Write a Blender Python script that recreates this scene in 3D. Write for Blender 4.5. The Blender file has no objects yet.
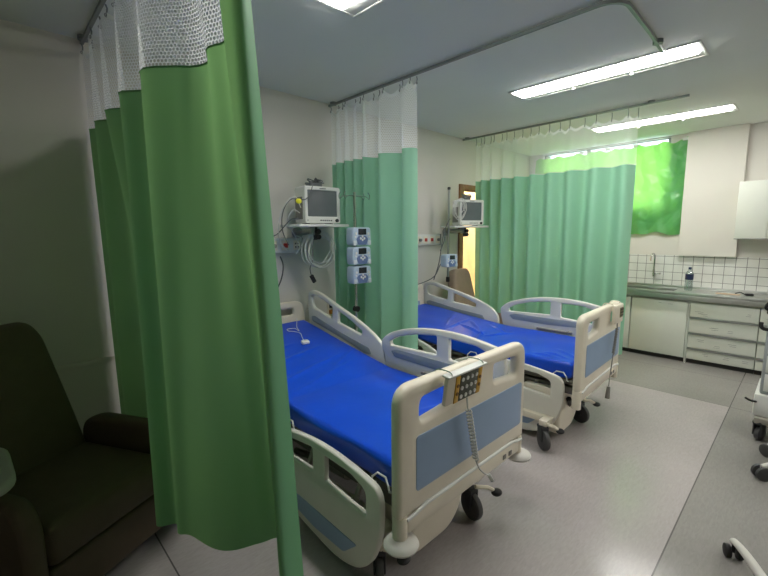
import bpy, bmesh, math, random
from mathutils import Vector, Matrix, noise
PI = math.pi
scene = bpy.context.scene
COL = scene.collection
rnd = random.Random(7)

# ------------------------------------------------------------------ materials
def lin(c):
    return tuple(((v/255)/12.92 if v/255 <= .04045 else ((v/255+.055)/1.055)**2.4) for v in c) + (1.0,)

MATS = {}
def mat(name, rgb, rough=.5, metal=0., var=.06, vscale=6., bump=0., bscale=60., coat=0., emit=None, estr=0., spec=.5):
    if name in MATS: return MATS[name]
    m = bpy.data.materials.new(name); m.use_nodes = True
    nt = m.node_tree; b = nt.nodes['Principled BSDF']
    b.inputs['Roughness'].default_value = rough; b.inputs['Metallic'].default_value = metal
    b.inputs['Coat Weight'].default_value = coat; b.inputs['Specular IOR Level'].default_value = spec
    tc = nt.nodes.new('ShaderNodeTexCoord')
    n = nt.nodes.new('ShaderNodeTexNoise'); n.inputs['Scale'].default_value = vscale; n.inputs['Detail'].default_value = 4
    nt.links.new(tc.outputs['Object'], n.inputs['Vector'])
    r = nt.nodes.new('ShaderNodeValToRGB'); c = lin(rgb)
    r.color_ramp.elements[0].position = .3; r.color_ramp.elements[1].position = .7
    r.color_ramp.elements[0].color = tuple(v*(1-var) for v in c[:3]) + (1,)
    r.color_ramp.elements[1].color = tuple(min(1, v*(1+var)) for v in c[:3]) + (1,)
    nt.links.new(n.outputs['Fac'], r.inputs['Fac']); nt.links.new(r.outputs['Color'], b.inputs['Base Color'])
    if bump:
        n2 = nt.nodes.new('ShaderNodeTexNoise'); n2.inputs['Scale'].default_value = bscale; n2.inputs['Detail'].default_value = 3
        nt.links.new(tc.outputs['Object'], n2.inputs['Vector'])
        bp = nt.nodes.new('ShaderNodeBump'); bp.inputs['Strength'].default_value = bump; bp.inputs['Distance'].default_value = .01
        nt.links.new(n2.outputs['Fac'], bp.inputs['Height']); nt.links.new(bp.outputs['Normal'], b.inputs['Normal'])
    if emit:
        b.inputs['Emission Color'].default_value = lin(emit); b.inputs['Emission Strength'].default_value = estr
    MATS[name] = m; return m

def mixmat(name, build):
    m = bpy.data.materials.new(name); m.use_nodes = True; nt = m.node_tree
    for n in list(nt.nodes):
        if n.type != 'OUTPUT_MATERIAL': nt.nodes.remove(n)
    out = nt.nodes['Material Output']
    build(nt, out); MATS[name] = m; return m

def fabric_mat(name, diff, trans, tfac, bump=.25, bscale=900, rough=.7, wr=0.):
    def b(nt, out):
        N = nt.nodes.new; L = nt.links.new
        uv = N('ShaderNodeTexCoord')
        no = N('ShaderNodeTexNoise'); no.inputs['Scale'].default_value = bscale; L(uv.outputs['Object'], no.inputs['Vector'])
        bp = N('ShaderNodeBump'); bp.inputs['Strength'].default_value = bump; bp.inputs['Distance'].default_value = .002
        L(no.outputs['Fac'], bp.inputs['Height'])
        last = bp
        if wr:
            w = N('ShaderNodeTexNoise'); w.noise_type = 'RIDGED_MULTIFRACTAL'; w.inputs['Scale'].default_value = 3.2; w.inputs['Detail'].default_value = 3; w.inputs['Distortion'].default_value = 1.5
            L(uv.outputs['Object'], w.inputs['Vector'])
            b2 = N('ShaderNodeBump'); b2.inputs['Strength'].default_value = wr; b2.inputs['Distance'].default_value = .03
            L(w.outputs['Fac'], b2.inputs['Height']); L(bp.outputs['Normal'], b2.inputs['Normal']); last = b2
        p = N('ShaderNodeBsdfPrincipled'); p.inputs['Roughness'].default_value = rough
        v = N('ShaderNodeTexNoise'); v.inputs['Scale'].default_value = 3; L(uv.outputs['Object'], v.inputs['Vector'])
        r = N('ShaderNodeValToRGB'); c = lin(diff)
        r.color_ramp.elements[0].color = tuple(x*.93 for x in c[:3]) + (1,); r.color_ramp.elements[1].color = tuple(x*1.07 for x in c[:3]) + (1,)
        L(v.outputs['Fac'], r.inputs['Fac']); L(r.outputs['Color'], p.inputs['Base Color']); L(last.outputs['Normal'], p.inputs['Normal'])
        t = N('ShaderNodeBsdfTranslucent'); t.inputs['Color'].default_value = lin(trans)
        mx = N('ShaderNodeMixShader'); mx.inputs[0].default_value = tfac
        L(p.outputs[0], mx.inputs[1]); L(t.outputs[0], mx.inputs[2]); L(mx.outputs[0], out.inputs['Surface'])
    return mixmat(name, b)

def net_mat(name, pitch, hole, rgb=(235, 238, 236)):
    def b(nt, out):
        N = nt.nodes.new; L = nt.links.new
        uv = N('ShaderNodeTexCoord')
        def lattice(off):
            sc = N('ShaderNodeVectorMath'); sc.operation = 'MULTIPLY_ADD'
            sc.inputs[1].default_value = (1/pitch, 1/(pitch*1.732), 0); sc.inputs[2].default_value = (off, off, 0)
            L(uv.outputs['UV'], sc.inputs[0])
            fr = N('ShaderNodeVectorMath'); fr.operation = 'FRACTION'; L(sc.outputs[0], fr.inputs[0])
            sb = N('ShaderNodeVectorMath'); sb.operation = 'SUBTRACT'; sb.inputs[1].default_value = (.5, .5, 0); L(fr.outputs[0], sb.inputs[0])
            ml = N('ShaderNodeVectorMath'); ml.operation = 'MULTIPLY'; ml.inputs[1].default_value = (1, 1.732, 0); L(sb.outputs[0], ml.inputs[0])
            ln = N('ShaderNodeVectorMath'); ln.operation = 'LENGTH'; L(ml.outputs[0], ln.inputs[0])
            return ln.outputs['Value']
        mn = N('ShaderNodeMath'); mn.operation = 'MINIMUM'; L(lattice(0), mn.inputs[0]); L(lattice(.5), mn.inputs[1])
        lt = N('ShaderNodeMath'); lt.operation = 'LESS_THAN'; lt.inputs[1].default_value = hole; L(mn.outputs[0], lt.inputs[0])
        p = N('ShaderNodeBsdfPrincipled'); p.inputs['Base Color'].default_value = lin(rgb); p.inputs['Roughness'].default_value = .7
        t2 = N('ShaderNodeBsdfTranslucent'); t2.inputs['Color'].default_value = lin(rgb)
        m1 = N('ShaderNodeMixShader'); m1.inputs[0].default_value = .35; L(p.outputs[0], m1.inputs[1]); L(t2.outputs[0], m1.inputs[2])
        tr = N('ShaderNodeBsdfTransparent')
        mx = N('ShaderNodeMixShader'); L(lt.outputs[0], mx.inputs[0]); L(m1.outputs[0], mx.inputs[1]); L(tr.outputs[0], mx.inputs[2])
        L(mx.outputs[0], out.inputs['Surface'])
    return mixmat(name, b)

def glass_mat(name, tint=(235, 245, 240), gl=.08, rough=.02):
    def b(nt, out):
        N = nt.nodes.new; L = nt.links.new
        t = N('ShaderNodeBsdfTransparent'); t.inputs['Color'].default_value = lin(tint)
        g = N('ShaderNodeBsdfGlossy'); g.inputs['Roughness'].default_value = rough
        mx = N('ShaderNodeMixShader'); mx.inputs[0].default_value = gl
        L(t.outputs[0], mx.inputs[1]); L(g.outputs[0], mx.inputs[2]); L(mx.outputs[0], out.inputs['Surface'])
    return mixmat(name, b)

def emis_mat(name, rgb, s):
    def b(nt, out):
        e = nt.nodes.new('ShaderNodeEmission'); e.inputs[0].default_value = lin(rgb); e.inputs[1].default_value = s
        nt.links.new(e.outputs[0], out.inputs['Surface'])
    return mixmat(name, b)

def floor_mat():
    m = bpy.data.materials.new('vinyl_floor'); m.use_nodes = True; nt = m.node_tree; N = nt.nodes.new; L = nt.links.new
    b = nt.nodes['Principled BSDF']; tc = N('ShaderNodeTexCoord'); sx = N('ShaderNodeSeparateXYZ'); L(tc.outputs['Object'], sx.inputs[0])
    def cmp(op, sock, v):
        n = N('ShaderNodeMath'); n.operation = op; L(sock, n.inputs[0]); n.inputs[1].default_value = v; return n.outputs[0]
    def mul(a, c):
        n = N('ShaderNodeMath'); n.operation = 'MULTIPLY'; L(a, n.inputs[0]); L(c, n.inputs[1]); return n.outputs[0]
    def mx(a, c):
        n = N('ShaderNodeMath'); n.operation = 'MAXIMUM'; L(a, n.inputs[0]); L(c, n.inputs[1]); return n.outputs[0]
    x, y = sx.outputs[0], sx.outputs[1]
    # the lighter vinyl sheet: x < 4.72, y > .37
    light = mul(cmp('LESS_THAN', x, 4.72), cmp('GREATER_THAN', y, .37))
    def seam(sock, v):
        a = N('ShaderNodeMath'); a.operation = 'SUBTRACT'; L(sock, a.inputs[0]); a.inputs[1].default_value = v
        c = N('ShaderNodeMath'); c.operation = 'ABSOLUTE'; L(a.outputs[0], c.inputs[0]); return cmp('LESS_THAN', c.outputs[0], .0035)
    s = mx(mx(seam(y, .37), seam(x, 4.72)), mx(seam(x, .5), seam(x, 5.62)))
    n1 = N('ShaderNodeTexNoise'); n1.inputs['Scale'].default_value = 1.6; n1.inputs['Detail'].default_value = 2; L(tc.outputs['Object'], n1.inputs['Vector'])
    mp = N('ShaderNodeMapping'); mp.inputs['Rotation'].default_value = (0, 0, .5); mp.inputs['Scale'].default_value = (22, 90, 1); L(tc.outputs['Object'], mp.inputs[0])
    n2 = N('ShaderNodeTexNoise'); n2.inputs['Scale'].default_value = 1; n2.inputs['Detail'].default_value = 5; n2.inputs['Distortion'].default_value = .8; L(mp.outputs[0], n2.inputs['Vector'])
    ad = N('ShaderNodeMath'); ad.operation = 'MULTIPLY_ADD'; L(n2.outputs['Fac'], ad.inputs[0]); ad.inputs[1].default_value = .55
    hf = N('ShaderNodeMath'); hf.operation = 'MULTIPLY'; L(n1.outputs['Fac'], hf.inputs[0]); hf.inputs[1].default_value = .45; L(hf.outputs[0], ad.inputs[2])
    def ramp(c0, c1):
        r = N('ShaderNodeValToRGB'); r.color_ramp.elements[0].position = .36; r.color_ramp.elements[1].position = .64
        r.color_ramp.elements[0].color = lin(c0); r.color_ramp.elements[1].color = lin(c1); L(ad.outputs[0], r.inputs['Fac']); return r.outputs['Color']
    m1 = N('ShaderNodeMix'); m1.data_type = 'RGBA'; L(light, m1.inputs[0]); L(ramp((132, 129, 125), (144, 141, 137)), m1.inputs[6]); L(ramp((160, 154, 152), (173, 166, 164)), m1.inputs[7])
    m2 = N('ShaderNodeMix'); m2.data_type = 'RGBA'; L(s, m2.inputs[0]); L(m1.outputs[2], m2.inputs[6]); m2.inputs[7].default_value = lin((95, 92, 90))
    L(m2.outputs[2], b.inputs['Base Color'])
    b.inputs['Roughness'].default_value = .17
    bp = N('ShaderNodeBump'); bp.inputs['Strength'].default_value = .12; bp.inputs['Distance'].default_value = .004; L(n2.outputs['Fac'], bp.inputs['Height']); L(bp.outputs[0], b.inputs['Normal'])
    MATS['vinyl_floor'] = m; return m

def tile_mat():
    m = bpy.data.materials.new('white_tile'); m.use_nodes = True; nt = m.node_tree; N = nt.nodes.new; L = nt.links.new
    b = nt.nodes['Principled BSDF']; b.inputs['Roughness'].default_value = .18
    tc = N('ShaderNodeTexCoord'); sx = N('ShaderNodeSeparateXYZ'); L(tc.outputs['Object'], sx.inputs[0])
    def line(sock, off):
        a = N('ShaderNodeMath'); a.operation = 'ADD'; L(sock, a.inputs[0]); a.inputs[1].default_value = 20+off
        d = N('ShaderNodeMath'); d.operation = 'DIVIDE'; L(a.outputs[0], d.inputs[0]); d.inputs[1].default_value = .1035
        f = N('ShaderNodeMath'); f.operation = 'FRACT'; L(d.outputs[0], f.inputs[0])
        s = N('ShaderNodeMath'); s.operation = 'SUBTRACT'; L(f.outputs[0], s.inputs[0]); s.inputs[1].default_value = .5
        c = N('ShaderNodeMath'); c.operation = 'ABSOLUTE'; L(s.outputs[0], c.inputs[0])
        g = N('ShaderNodeMath'); g.operation = 'GREATER_THAN'; L(c.outputs[0], g.inputs[0]); g.inputs[1].default_value = .474; return g.outputs[0]
    mx = N('ShaderNodeMath'); mx.operation = 'MAXIMUM'; L(line(sx.outputs[1], .0), mx.inputs[0]); L(line(sx.outputs[2], -.04), mx.inputs[1])
    no = N('ShaderNodeTexNoise'); no.inputs['Scale'].default_value = 7; L(tc.outputs['Object'], no.inputs['Vector'])
    r = N('ShaderNodeValToRGB'); r.color_ramp.elements[0].color = lin((214, 214, 208)); r.color_ramp.elements[1].color = lin((232, 232, 228)); L(no.outputs['Fac'], r.inputs['Fac'])
    m2 = N('ShaderNodeMix'); m2.data_type = 'RGBA'; L(mx.outputs[0], m2.inputs[0]); L(r.outputs['Color'], m2.inputs[6]); m2.inputs[7].default_value = lin((120, 118, 116))
    L(m2.outputs[2], b.inputs['Base Color'])
    bp = N('ShaderNodeBump'); bp.invert = True; bp.inputs['Strength'].default_value = .5; bp.inputs['Distance'].default_value = .003; L(mx.outputs[0], bp.inputs['Height']); L(bp.outputs[0], b.inputs['Normal'])
    MATS['white_tile'] = m; return m

M_wall = mat('wall_paint', (214, 210, 202), .75, var=.02, vscale=2, bump=.05, bscale=120)
M_ceil = mat('ceiling_paint', (226, 228, 225), .85, var=.02, vscale=1.5)
M_floor = floor_mat(); M_tile = tile_mat()
M_cream = mat('cream_plastic', (230, 222, 203), .38, var=.03)
M_creamrail = mat('pale_rail_plastic', (222, 220, 208), .38, var=.02)
M_inlay = mat('blue_inlay', (146, 170, 200), .42, var=.03)
M_slot = mat('grey_blue_slot', (150, 158, 160), .45, var=.03)
M_matt = mat('blue_vinyl', (10, 74, 205), .30, var=.08, vscale=3, bump=.35, bscale=5, spec=.45)
M_steelgrey = mat('painted_steel', (150, 146, 136), .45, metal=.2)
M_frame = mat('frame_grey', (108, 104, 96), .5, metal=.3)
M_black = mat('black_rubber', (22, 22, 24), .5)
M_darkgrey = mat('dark_grey_plastic', (52, 54, 56), .45)
M_tyre = mat('grey_tyre', (70, 70, 70), .5)
M_hub = mat('wheel_hub', (126, 124, 118), .45)
M_bumper = mat('bumper_white', (206, 203, 196), .5)
M_chrome = mat('chrome', (205, 205, 205), .18, metal=1., var=.02)
M_steel = mat('stainless_steel', (190, 191, 187), .36, metal=1., var=.08, vscale=2)
M_white = mat('white_plastic', (222, 223, 218), .4, var=.02)
M_mdf = mat('white_laminate', (214, 217, 207), .42, var=.02)
M_alu = mat('aluminium', (160, 162, 160), .35, metal=.9)
M_railc = mat('curtain_rail_metal', (138, 142, 140), .4, metal=.5)
M_screen = mat('screen_glass', (104, 110, 112), .3, var=.15, vscale=4)
M_pump = mat('pump_casing', (178, 196, 214), .4, var=.03)
M_pumpk = mat('pump_keypad', (98, 118, 160), .4)
M_disp = mat('pump_display', (38, 44, 48), .2)
M_yellow = mat('yellow_trim', (206, 160, 48), .4)
M_keypad = mat('keypad_green_grey', (78, 82, 68), .5)
M_red = mat('red_outlet', (176, 34, 30), .4)
M_green = mat('green_outlet', (40, 110, 70), .4)
M_orange = mat('orange_plug', (196, 132, 52), .5)
M_cable = mat('pale_cable', (205, 206, 200), .5)
M_cableg = mat('grey_cable', (98, 102, 104), .5)
M_tag = mat('yellow_tag', (222, 220, 40), .5)
M_uphol = mat('taupe_upholstery_shaded', (88, 75, 58), .62, var=.08, vscale=14, bump=.25, bscale=240)  # chair cloth with the shade left of the curtain darkened into its colour
M_wood = mat('door_wood', (132, 92, 54), .5, var=.2, vscale=9)
M_beyond = mat('peach_wall', (240, 224, 190), .7, var=.08, vscale=9)
M_tray = mat('tray_laminate', (170, 170, 164), .4)
M_marks = mat('pencil_marks', (120, 124, 122), .6)
M_dark = mat('dark_plinth', (48, 48, 46), .7)  # dark finish of the base cabinet plinths
M_label = mat('bottle_label', (24, 40, 74), .4)
M_water = glass_mat('clear_bottle', (226, 236, 236), .25, .1)
M_pane = glass_mat('window_glass', (235, 245, 240), .06)
M_fab1 = fabric_mat('curtain_green', (104, 156, 118), (146, 198, 124), .28)
M_fab2 = fabric_mat('curtain_green_pale', (148, 200, 172), (156, 208, 172), .2)
M_net = net_mat('curtain_netting', .0155, .37, (248, 249, 250))
M_netfine = net_mat('fine_curtain_netting', .012, .42, (248, 249, 250))
M_sheet = fabric_mat('green_plastic_sheet', (98, 168, 122), (176, 236, 104), .5, bump=.05, rough=.28, wr=.9)
M_tube = emis_mat('lamp_diffuser', (255, 253, 248), 27.)
M_tape = fabric_mat('white_heading_tape', (238, 240, 238), (238, 240, 238), .35)
M_tan = mat('tan_card', (190, 165, 140), .6)

# ------------------------------------------------------------------ geometry helpers
def T(x=0, y=0, z=0): return Matrix.Translation((x, y, z))
def Rz(a): return Matrix.Rotation(a, 4, 'Z')
def Rx(a): return Matrix.Rotation(a, 4, 'X')
def Ry(a): return Matrix.Rotation(a, 4, 'Y')

class MB:
    def __init__(s): s.bm = bmesh.new(); s.parts = []
    def _merge(s, b, mtx=None):
        if mtx is not None: bmesh.ops.transform(b, matrix=mtx, verts=b.verts)
        me = bpy.data.meshes.new('tmp'); b.to_mesh(me); b.free(); s.bm.from_mesh(me); s.parts.append(me); return s
    def box(s, x0, x1, y0, y1, z0, z1, bev=.004, seg=2, mtx=None):
        b = bmesh.new(); bmesh.ops.create_cube(b, size=1)
        bmesh.ops.scale(b, vec=(x1-x0, y1-y0, z1-z0), verts=b.verts)
        bmesh.ops.translate(b, vec=((x0+x1)/2, (y0+y1)/2, (z0+z1)/2), verts=b.verts)
        bev = min(bev, .49*min(x1-x0, y1-y0, z1-z0))
        if bev > 0: bmesh.ops.bevel(b, geom=b.edges[:], offset=bev, segments=seg, affect='EDGES', profile=.5)
        return s._merge(b, mtx)
    def cyl(s, p0, p1, r0, r1=None, n=20, bev=0., mtx=None):
        r1 = r0 if r1 is None else r1; p0, p1 = Vector(p0), Vector(p1); d = p1-p0
        b = bmesh.new(); bmesh.ops.create_cone(b, cap_ends=True, segments=n, radius1=r0, radius2=r1, depth=d.length)
        if bev: bmesh.ops.bevel(b, geom=[e for e in b.edges if len(e.link_faces) == 2 and any(len(f.verts) > 4 for f in e.link_faces)], offset=bev, segments=2, affect='EDGES', profile=.5)
        q = Vector((0, 0, 1)).rotation_difference(d).to_matrix().to_4x4()
        bmesh.ops.transform(b, matrix=Matrix.Translation((p0+p1)/2) @ q, verts=b.verts)
        return s._merge(b, mtx)
    def sph(s, c, r, sc=(1, 1, 1), mtx=None):
        b = bmesh.new(); bmesh.ops.create_uvsphere(b, u_segments=20, v_segments=12, radius=r)
        bmesh.ops.scale(b, vec=sc, verts=b.verts); bmesh.ops.translate(b, vec=c, verts=b.verts); return s._merge(b, mtx)
    def lathe(s, prof, n=28, mtx=None):
        b = bmesh.new(); rings = []
        for r, z in prof:
            rings.append([b.verts.new((max(r, 1e-4)*math.cos(2*PI*i/n), max(r, 1e-4)*math.sin(2*PI*i/n), z)) for i in range(n)])
        for a, c in zip(rings, rings[1:]):
            for i in range(n): b.faces.new((a[i], a[(i+1) % n], c[(i+1) % n], c[i]))
        b.faces.new(rings[0][::-1]); b.faces.new(rings[-1])
        return s._merge(b, mtx)
    def tube(s, pts, r, n=8, closed=False, mtx=None):
        pts = [Vector(p) for p in pts]; b = bmesh.new(); rings = []; N = len(pts); up = None
        for i, p in enumerate(pts):
            if closed: t = pts[(i+1) % N]-pts[i-1]
            else: t = pts[min(i+1, N-1)]-pts[max(i-1, 0)]
            t.normalize()
            if up is None: up = t.orthogonal().normalized()
            else:
                up = up-t*up.dot(t)
                up = up.normalized() if up.length > 1e-5 else t.orthogonal().normalized()
            w = t.cross(up)
            rings.append([b.verts.new(p+up*(r*math.cos(2*PI*k/n))+w*(r*math.sin(2*PI*k/n))) for k in range(n)])
        for i in range(N if closed else N-1):
            a, c = rings[i], rings[(i+1) % N]
            for k in range(n): b.faces.new((a[k], a[(k+1) % n], c[(k+1) % n], c[k]))
        if not closed: b.faces.new(rings[0][::-1]); b.faces.new(rings[-1])
        return s._merge(b, mtx)
    def each(s, name, m, parent=None, ang=35):
        out = []
        for me in s.parts:
            b = bmesh.new(); b.from_mesh(me); bmesh.ops.recalc_face_normals(b, faces=b.faces); b.to_mesh(me); b.free()
            me.name = name; me.materials.append(m); me.shade_smooth(); me.set_sharp_from_angle(angle=math.radians(ang))
            o = bpy.data.objects.new(name, me); COL.objects.link(o); o.parent = parent; out.append(o)
        s.bm.free(); return out
    def build(s, name, m, parent=None, smooth=True, ang=35):
        for q in s.parts: bpy.data.meshes.remove(q)
        bmesh.ops.recalc_face_normals(s.bm, faces=s.bm.faces)
        me = bpy.data.meshes.new(name); s.bm.to_mesh(me); s.bm.free(); me.materials.append(m)
        if smooth: me.shade_smooth(); me.set_sharp_from_angle(angle=math.radians(ang))
        o = bpy.data.objects.new(name, me); COL.objects.link(o)
        if parent: o.parent = parent
        return o

def cr(pts, n=8, closed=False):
    """Catmull-Rom through points"""
    pts = [Vector(p) for p in pts]; out = []; N = len(pts)
    for i in range(N if closed else N-1):
        g = lambda k: pts[k % N] if closed else pts[max(0, min(N-1, k))]
        a, b, c, d = g(i-1), g(i), g(i+1), g(i+2)
        for k in range(n):
            t = k/n; out.append(.5*((2*b)+(c-a)*t+(2*a-5*b+4*c-d)*t*t+(3*b-a-3*c+d)*t**3))
    if not closed: out.append(pts[-1])
    return out

def rp(pts, r, seg=5):
    """round the corners of a polygon; r a number or list"""
    out = []; n = len(pts)
    for i in range(n):
        p = Vector(pts[i][:2]); a = Vector(pts[i-1][:2])-p; c = Vector(pts[(i+1) % n][:2])-p
        ri = r[i] if isinstance(r, (list, tuple)) else r
        ri = min(ri, a.length*.48, c.length*.48)
        p0 = p+a.normalized()*ri; p1 = p+c.normalized()*ri
        for k in range(seg+1):
            t = k/seg; out.append((1-t)**2*p0+2*t*(1-t)*p+t*t*p1)
    return out

def plate(name, outer, holes, th, bev, m, parent, mtx, ang=40):
    """flat shaped board with real holes, rounded edges; drawn in (u,v), thickness along w, placed by mtx"""
    cu = bpy.data.curves.new('c', 'CURVE'); cu.dimensions = '2D'; cu.fill_mode = 'BOTH'
    cu.extrude = max(th/2-bev, .0005); cu.bevel_depth = bev; cu.bevel_resolution = 2; cu.offset = -bev
    for loop in [outer]+list(holes):
        sp = cu.splines.new('POLY'); sp.points.add(len(loop)-1); sp.use_cyclic_u = True
        for q, p in zip(sp.points, loop): q.co = (p[0], p[1], 0, 1)
    o = bpy.data.objects.new('c', cu); COL.objects.link(o)
    dg = bpy.context.evaluated_depsgraph_get(); dg.update()
    me = bpy.data.meshes.new_from_object(o.evaluated_get(dg)); bpy.data.objects.remove(o); bpy.data.curves.remove(cu)
    me.transform(mtx); me.name = name; me.materials.clear(); me.materials.append(m)
    b = bmesh.new(); b.from_mesh(me); bmesh.ops.remove_doubles(b, verts=b.verts, dist=1e-5); bmesh.ops.recalc_face_normals(b, faces=b.faces); b.to_mesh(me); b.free()
    me.shade_smooth(); me.set_sharp_from_angle(angle=math.radians(ang))
    r = bpy.data.objects.new(name, me); COL.objects.link(r)
    if parent: r.parent = parent
    return r
# plane maps: (u,v,w)->(x,y,z)
def M_yz(x): return Matrix(((0, 0, 1, x), (1, 0, 0, 0), (0, 1, 0, 0), (0, 0, 0, 1)))       # u->y v->z w->x
def M_xz(y): return Matrix(((1, 0, 0, 0), (0, 0, -1, y), (0, 1, 0, 0), (0, 0, 0, 1)))      # u->x v->z w->-y
def M_xy(z): return T(0, 0, z)

def tag(o, label=None, cat=None, group=None, kind=None):
    if label: o['label'] = label
    if cat: o['category'] = cat
    if group: o['group'] = group
    if kind: o['kind'] = kind
    return o
def empty(name, loc, rz=0, label=None, cat=None, group=None):
    o = bpy.data.objects.new(name, None); COL.objects.link(o); o.location = loc; o.rotation_euler = (0, 0, rz)
    o.empty_display_size = .1
    return tag(o, label, cat, group)
def struct(o): o['kind'] = 'structure'; return o
def copy_tree(o, parent=None):
    c = o.copy(); COL.objects.link(c); c.parent = parent
    for ch in list(o.children): copy_tree(ch, c)
    return c

# ------------------------------------------------------------------ the room
HC = 2.8; XL, XR, YN, YH = -2.9, 6.46, -3.8, 3.27
def wall_rect(name, u0, u1, v0, v1, openings, mtx_fn, th, m):
    """wall panel in (u,v) with rectangular openings"""
    us = sorted({u0, u1, *[o[0] for o in openings], *[o[1] for o in openings]})
    vs = sorted({v0, v1, *[o[2] for o in openings], *[o[3] for o in openings]})
    mb = MB()
    for a, b_ in zip(us, us[1:]):
        for c, d in zip(vs, vs[1:]):
            if any(o[0] <= a and b_ <= o[1] and o[2] <= c and d <= o[3] for o in openings): continue
            mtx_fn(mb, a, b_, c, d, th)
    o = mb.build(name, m, smooth=False); return struct(o)

struct(MB().box(XL-.1, XR+.2, YN-.1, YH+.1, -.1, 0, 0).build('floor', M_floor, smooth=False))
struct(MB().box(XL-.1, XR+.2, YN-.1, YH+.1, HC, HC+.1, 0).build('ceiling', M_ceil, smooth=False))
DX0, DX1, DZ = 4.62, 5.45, 2.15
wall_rect('wall_head', XL-.1, XR, 0, HC, [(DX0, DX1, 0, DZ)], lambda mb, a, b, c, d, t: mb.box(a, b, YH, YH+t, c, d, 0), .1, M_wall)
WY0, WY1, WZ0, WZ1 = 1.36, 3.05, 1.87, 2.785
wall_rect('wall_right', YN-.1, YH+.1, 0, HC, [(WY0, WY1, WZ0, WZ1)], lambda mb, a, b, c, d, t: mb.box(XR+.002, XR+.002+t, a, b, c, d, 0), .14, M_wall)
struct(MB().box(XL-.1, XL, YN-.1, YH, 0, HC, 0).build('wall_left', M_wall, smooth=False))
struct(MB().box(XL, XR, YN-.1, YN, 0, HC, 0).build('wall_near', M_wall, smooth=False))
# pilaster between window and wall cupboards, above the tiles
struct(MB().box(XR-.07, XR+.002, .60, 1.17, 1.275, HC, .002).build('wall_pier', M_wall, smooth=False))
struct(MB().box(XR-.012, XR+.001, -1.0, 2.6, .88, 1.275, .001).build('trim_1', M_tile, smooth=False))
# protective rail along the head wall
struct(MB().box(XL, 4.5, YH-.022, YH, .74, .77, .006).build('trim_2', M_wall, smooth=True))
for nm, a in (('baseboard_head', (XL, DX0-.09, YH-.012, YH, 0, .08)), ('baseboard_left', (XL, XL+.012, YN, YH-.012, 0, .08)), ('baseboard_near', (XL+.012, XR, YN, YN+.012, 0, .08))):
    struct(MB().box(*a, .002).build(nm, mat('baseboard_grey', (150, 148, 142), .5), smooth=False))

# doorway in the head wall, with the lit room beyond
d = empty('door_1', (DX0, YH, 0)); struct(d)
f = MB(); f.box(-.09, 0, -.025, .11, 0, DZ+.07, .004).box(DX1-DX0, DX1-DX0+.09, -.025, .11, 0, DZ+.07, .004).box(0, DX1-DX0, -.025, .11, DZ, DZ+.07, .004)
f.build('door_frame', M_wood, d)
g = MB(); g.box(DX0-.3, DX1+.6, YH+1.6, YH+1.7, 0, HC, 0).box(DX0-.4, DX0-.3, YH+.1, YH+1.7, 0, HC, 0).box(DX1+.6, DX1+.7, YH+.1, YH+1.7, 0, HC, 0)
g.box(DX0-.4, DX1+.7, YH+.1, YH+1.7, HC, HC+.1, 0).box(DX0-.4, DX1+.7, YH+.1, YH+1.7, -.1, 0, 0)
struct(g.build('wall_corridor', M_beyond, smooth=False))
tl = MB().box(DX0-.1, DX1+.4, YH+.5, YH+.8, HC-.05, HC-.002, .01).build('corridor_ceiling_lamp', emis_mat('warm_lamp', (255, 244, 224), 22.))
tag(tl, 'ceiling lamp of the room seen through the wooden doorway', 'lamp')

# window, its frame and pane
w = empty('window_1', (XR+.07, (WY0+WY1)/2, WZ0)); struct(w)
hw = (WY1-WY0)/2; hh = WZ1-WZ0
f = MB(); f.box(-.02, .02, -hw, -hw+.04, 0, hh, .003).box(-.02, .02, hw-.04, hw, 0, hh, .003).box(-.02, .02, -hw, hw, 0, .04, .003).box(-.02, .02, -hw, hw, hh-.012, hh, .003).box(-.02, .02, .16, .21, 0, hh, .003)
f.build('window_frame', M_alu, w)
MB().box(-.003, .003, -hw+.04, hw-.04, .04, hh-.012, 0).build('window_pane', M_pane, w, smooth=False)

# green plastic sheet taped over the window
def sheet():
    b = bmesh.new(); ny, nz = 220, 140; y0, y1, z0, z1 = 1.16, 3.16, 1.55, 2.715
    g = []
    for j in range(nz+1):
        row = []
        for i in range(ny+1):
            y = y0+(y1-y0)*i/ny; v = j/nz
            zt = z1+.012*math.sin(y*23)+.008*math.sin(y*41)+(.05*max(0, 1-(y-y0)/.12)); zb = z0+.018*math.sin(y*9+1)+.012*math.sin(y*23)
            z = zb+(zt-zb)*v
            x = XR-.035-.012*math.sin(y*17+z*3)-.010*math.sin(y*31-z*7)-.008*math.sin(z*19+y*11)-.012*(1-v)*math.sin(y*13+2)
            q = Vector((0, y*2.1+.35*math.sin(z*4), z*1.9+.3*math.sin(y*5)))
            x += .020*(noise.ridged_multi_fractal(q, .9, 2.1, 4, 1., 2.)-1.1)
            x = min(x, XR-.014)
            row.append(b.verts.new((x, y, z)))
        g.append(row)
    for j in range(nz):
        for i in range(ny): b.faces.new((g[j][i], g[j][i+1], g[j+1][i+1], g[j+1][i]))
    me = bpy.data.meshes.new('window_sheet'); b.to_mesh(me); b.free(); me.materials.append(M_sheet); me.shade_smooth()
    o = bpy.data.objects.new('window_sheet', me); COL.objects.link(o)
    tag(o, 'wrinkled green plastic sheet covering the daylit window above the sink', 'window covering')
    t = MB()
    for yy in (1.2, 1.75, 2.1, 2.45, 2.95): t.box(XR-.055, XR-.004, yy-.03, yy+.03, 2.715, 2.745, .003)
    t.each('tape_strip', M_white, o)
sheet()

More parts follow.
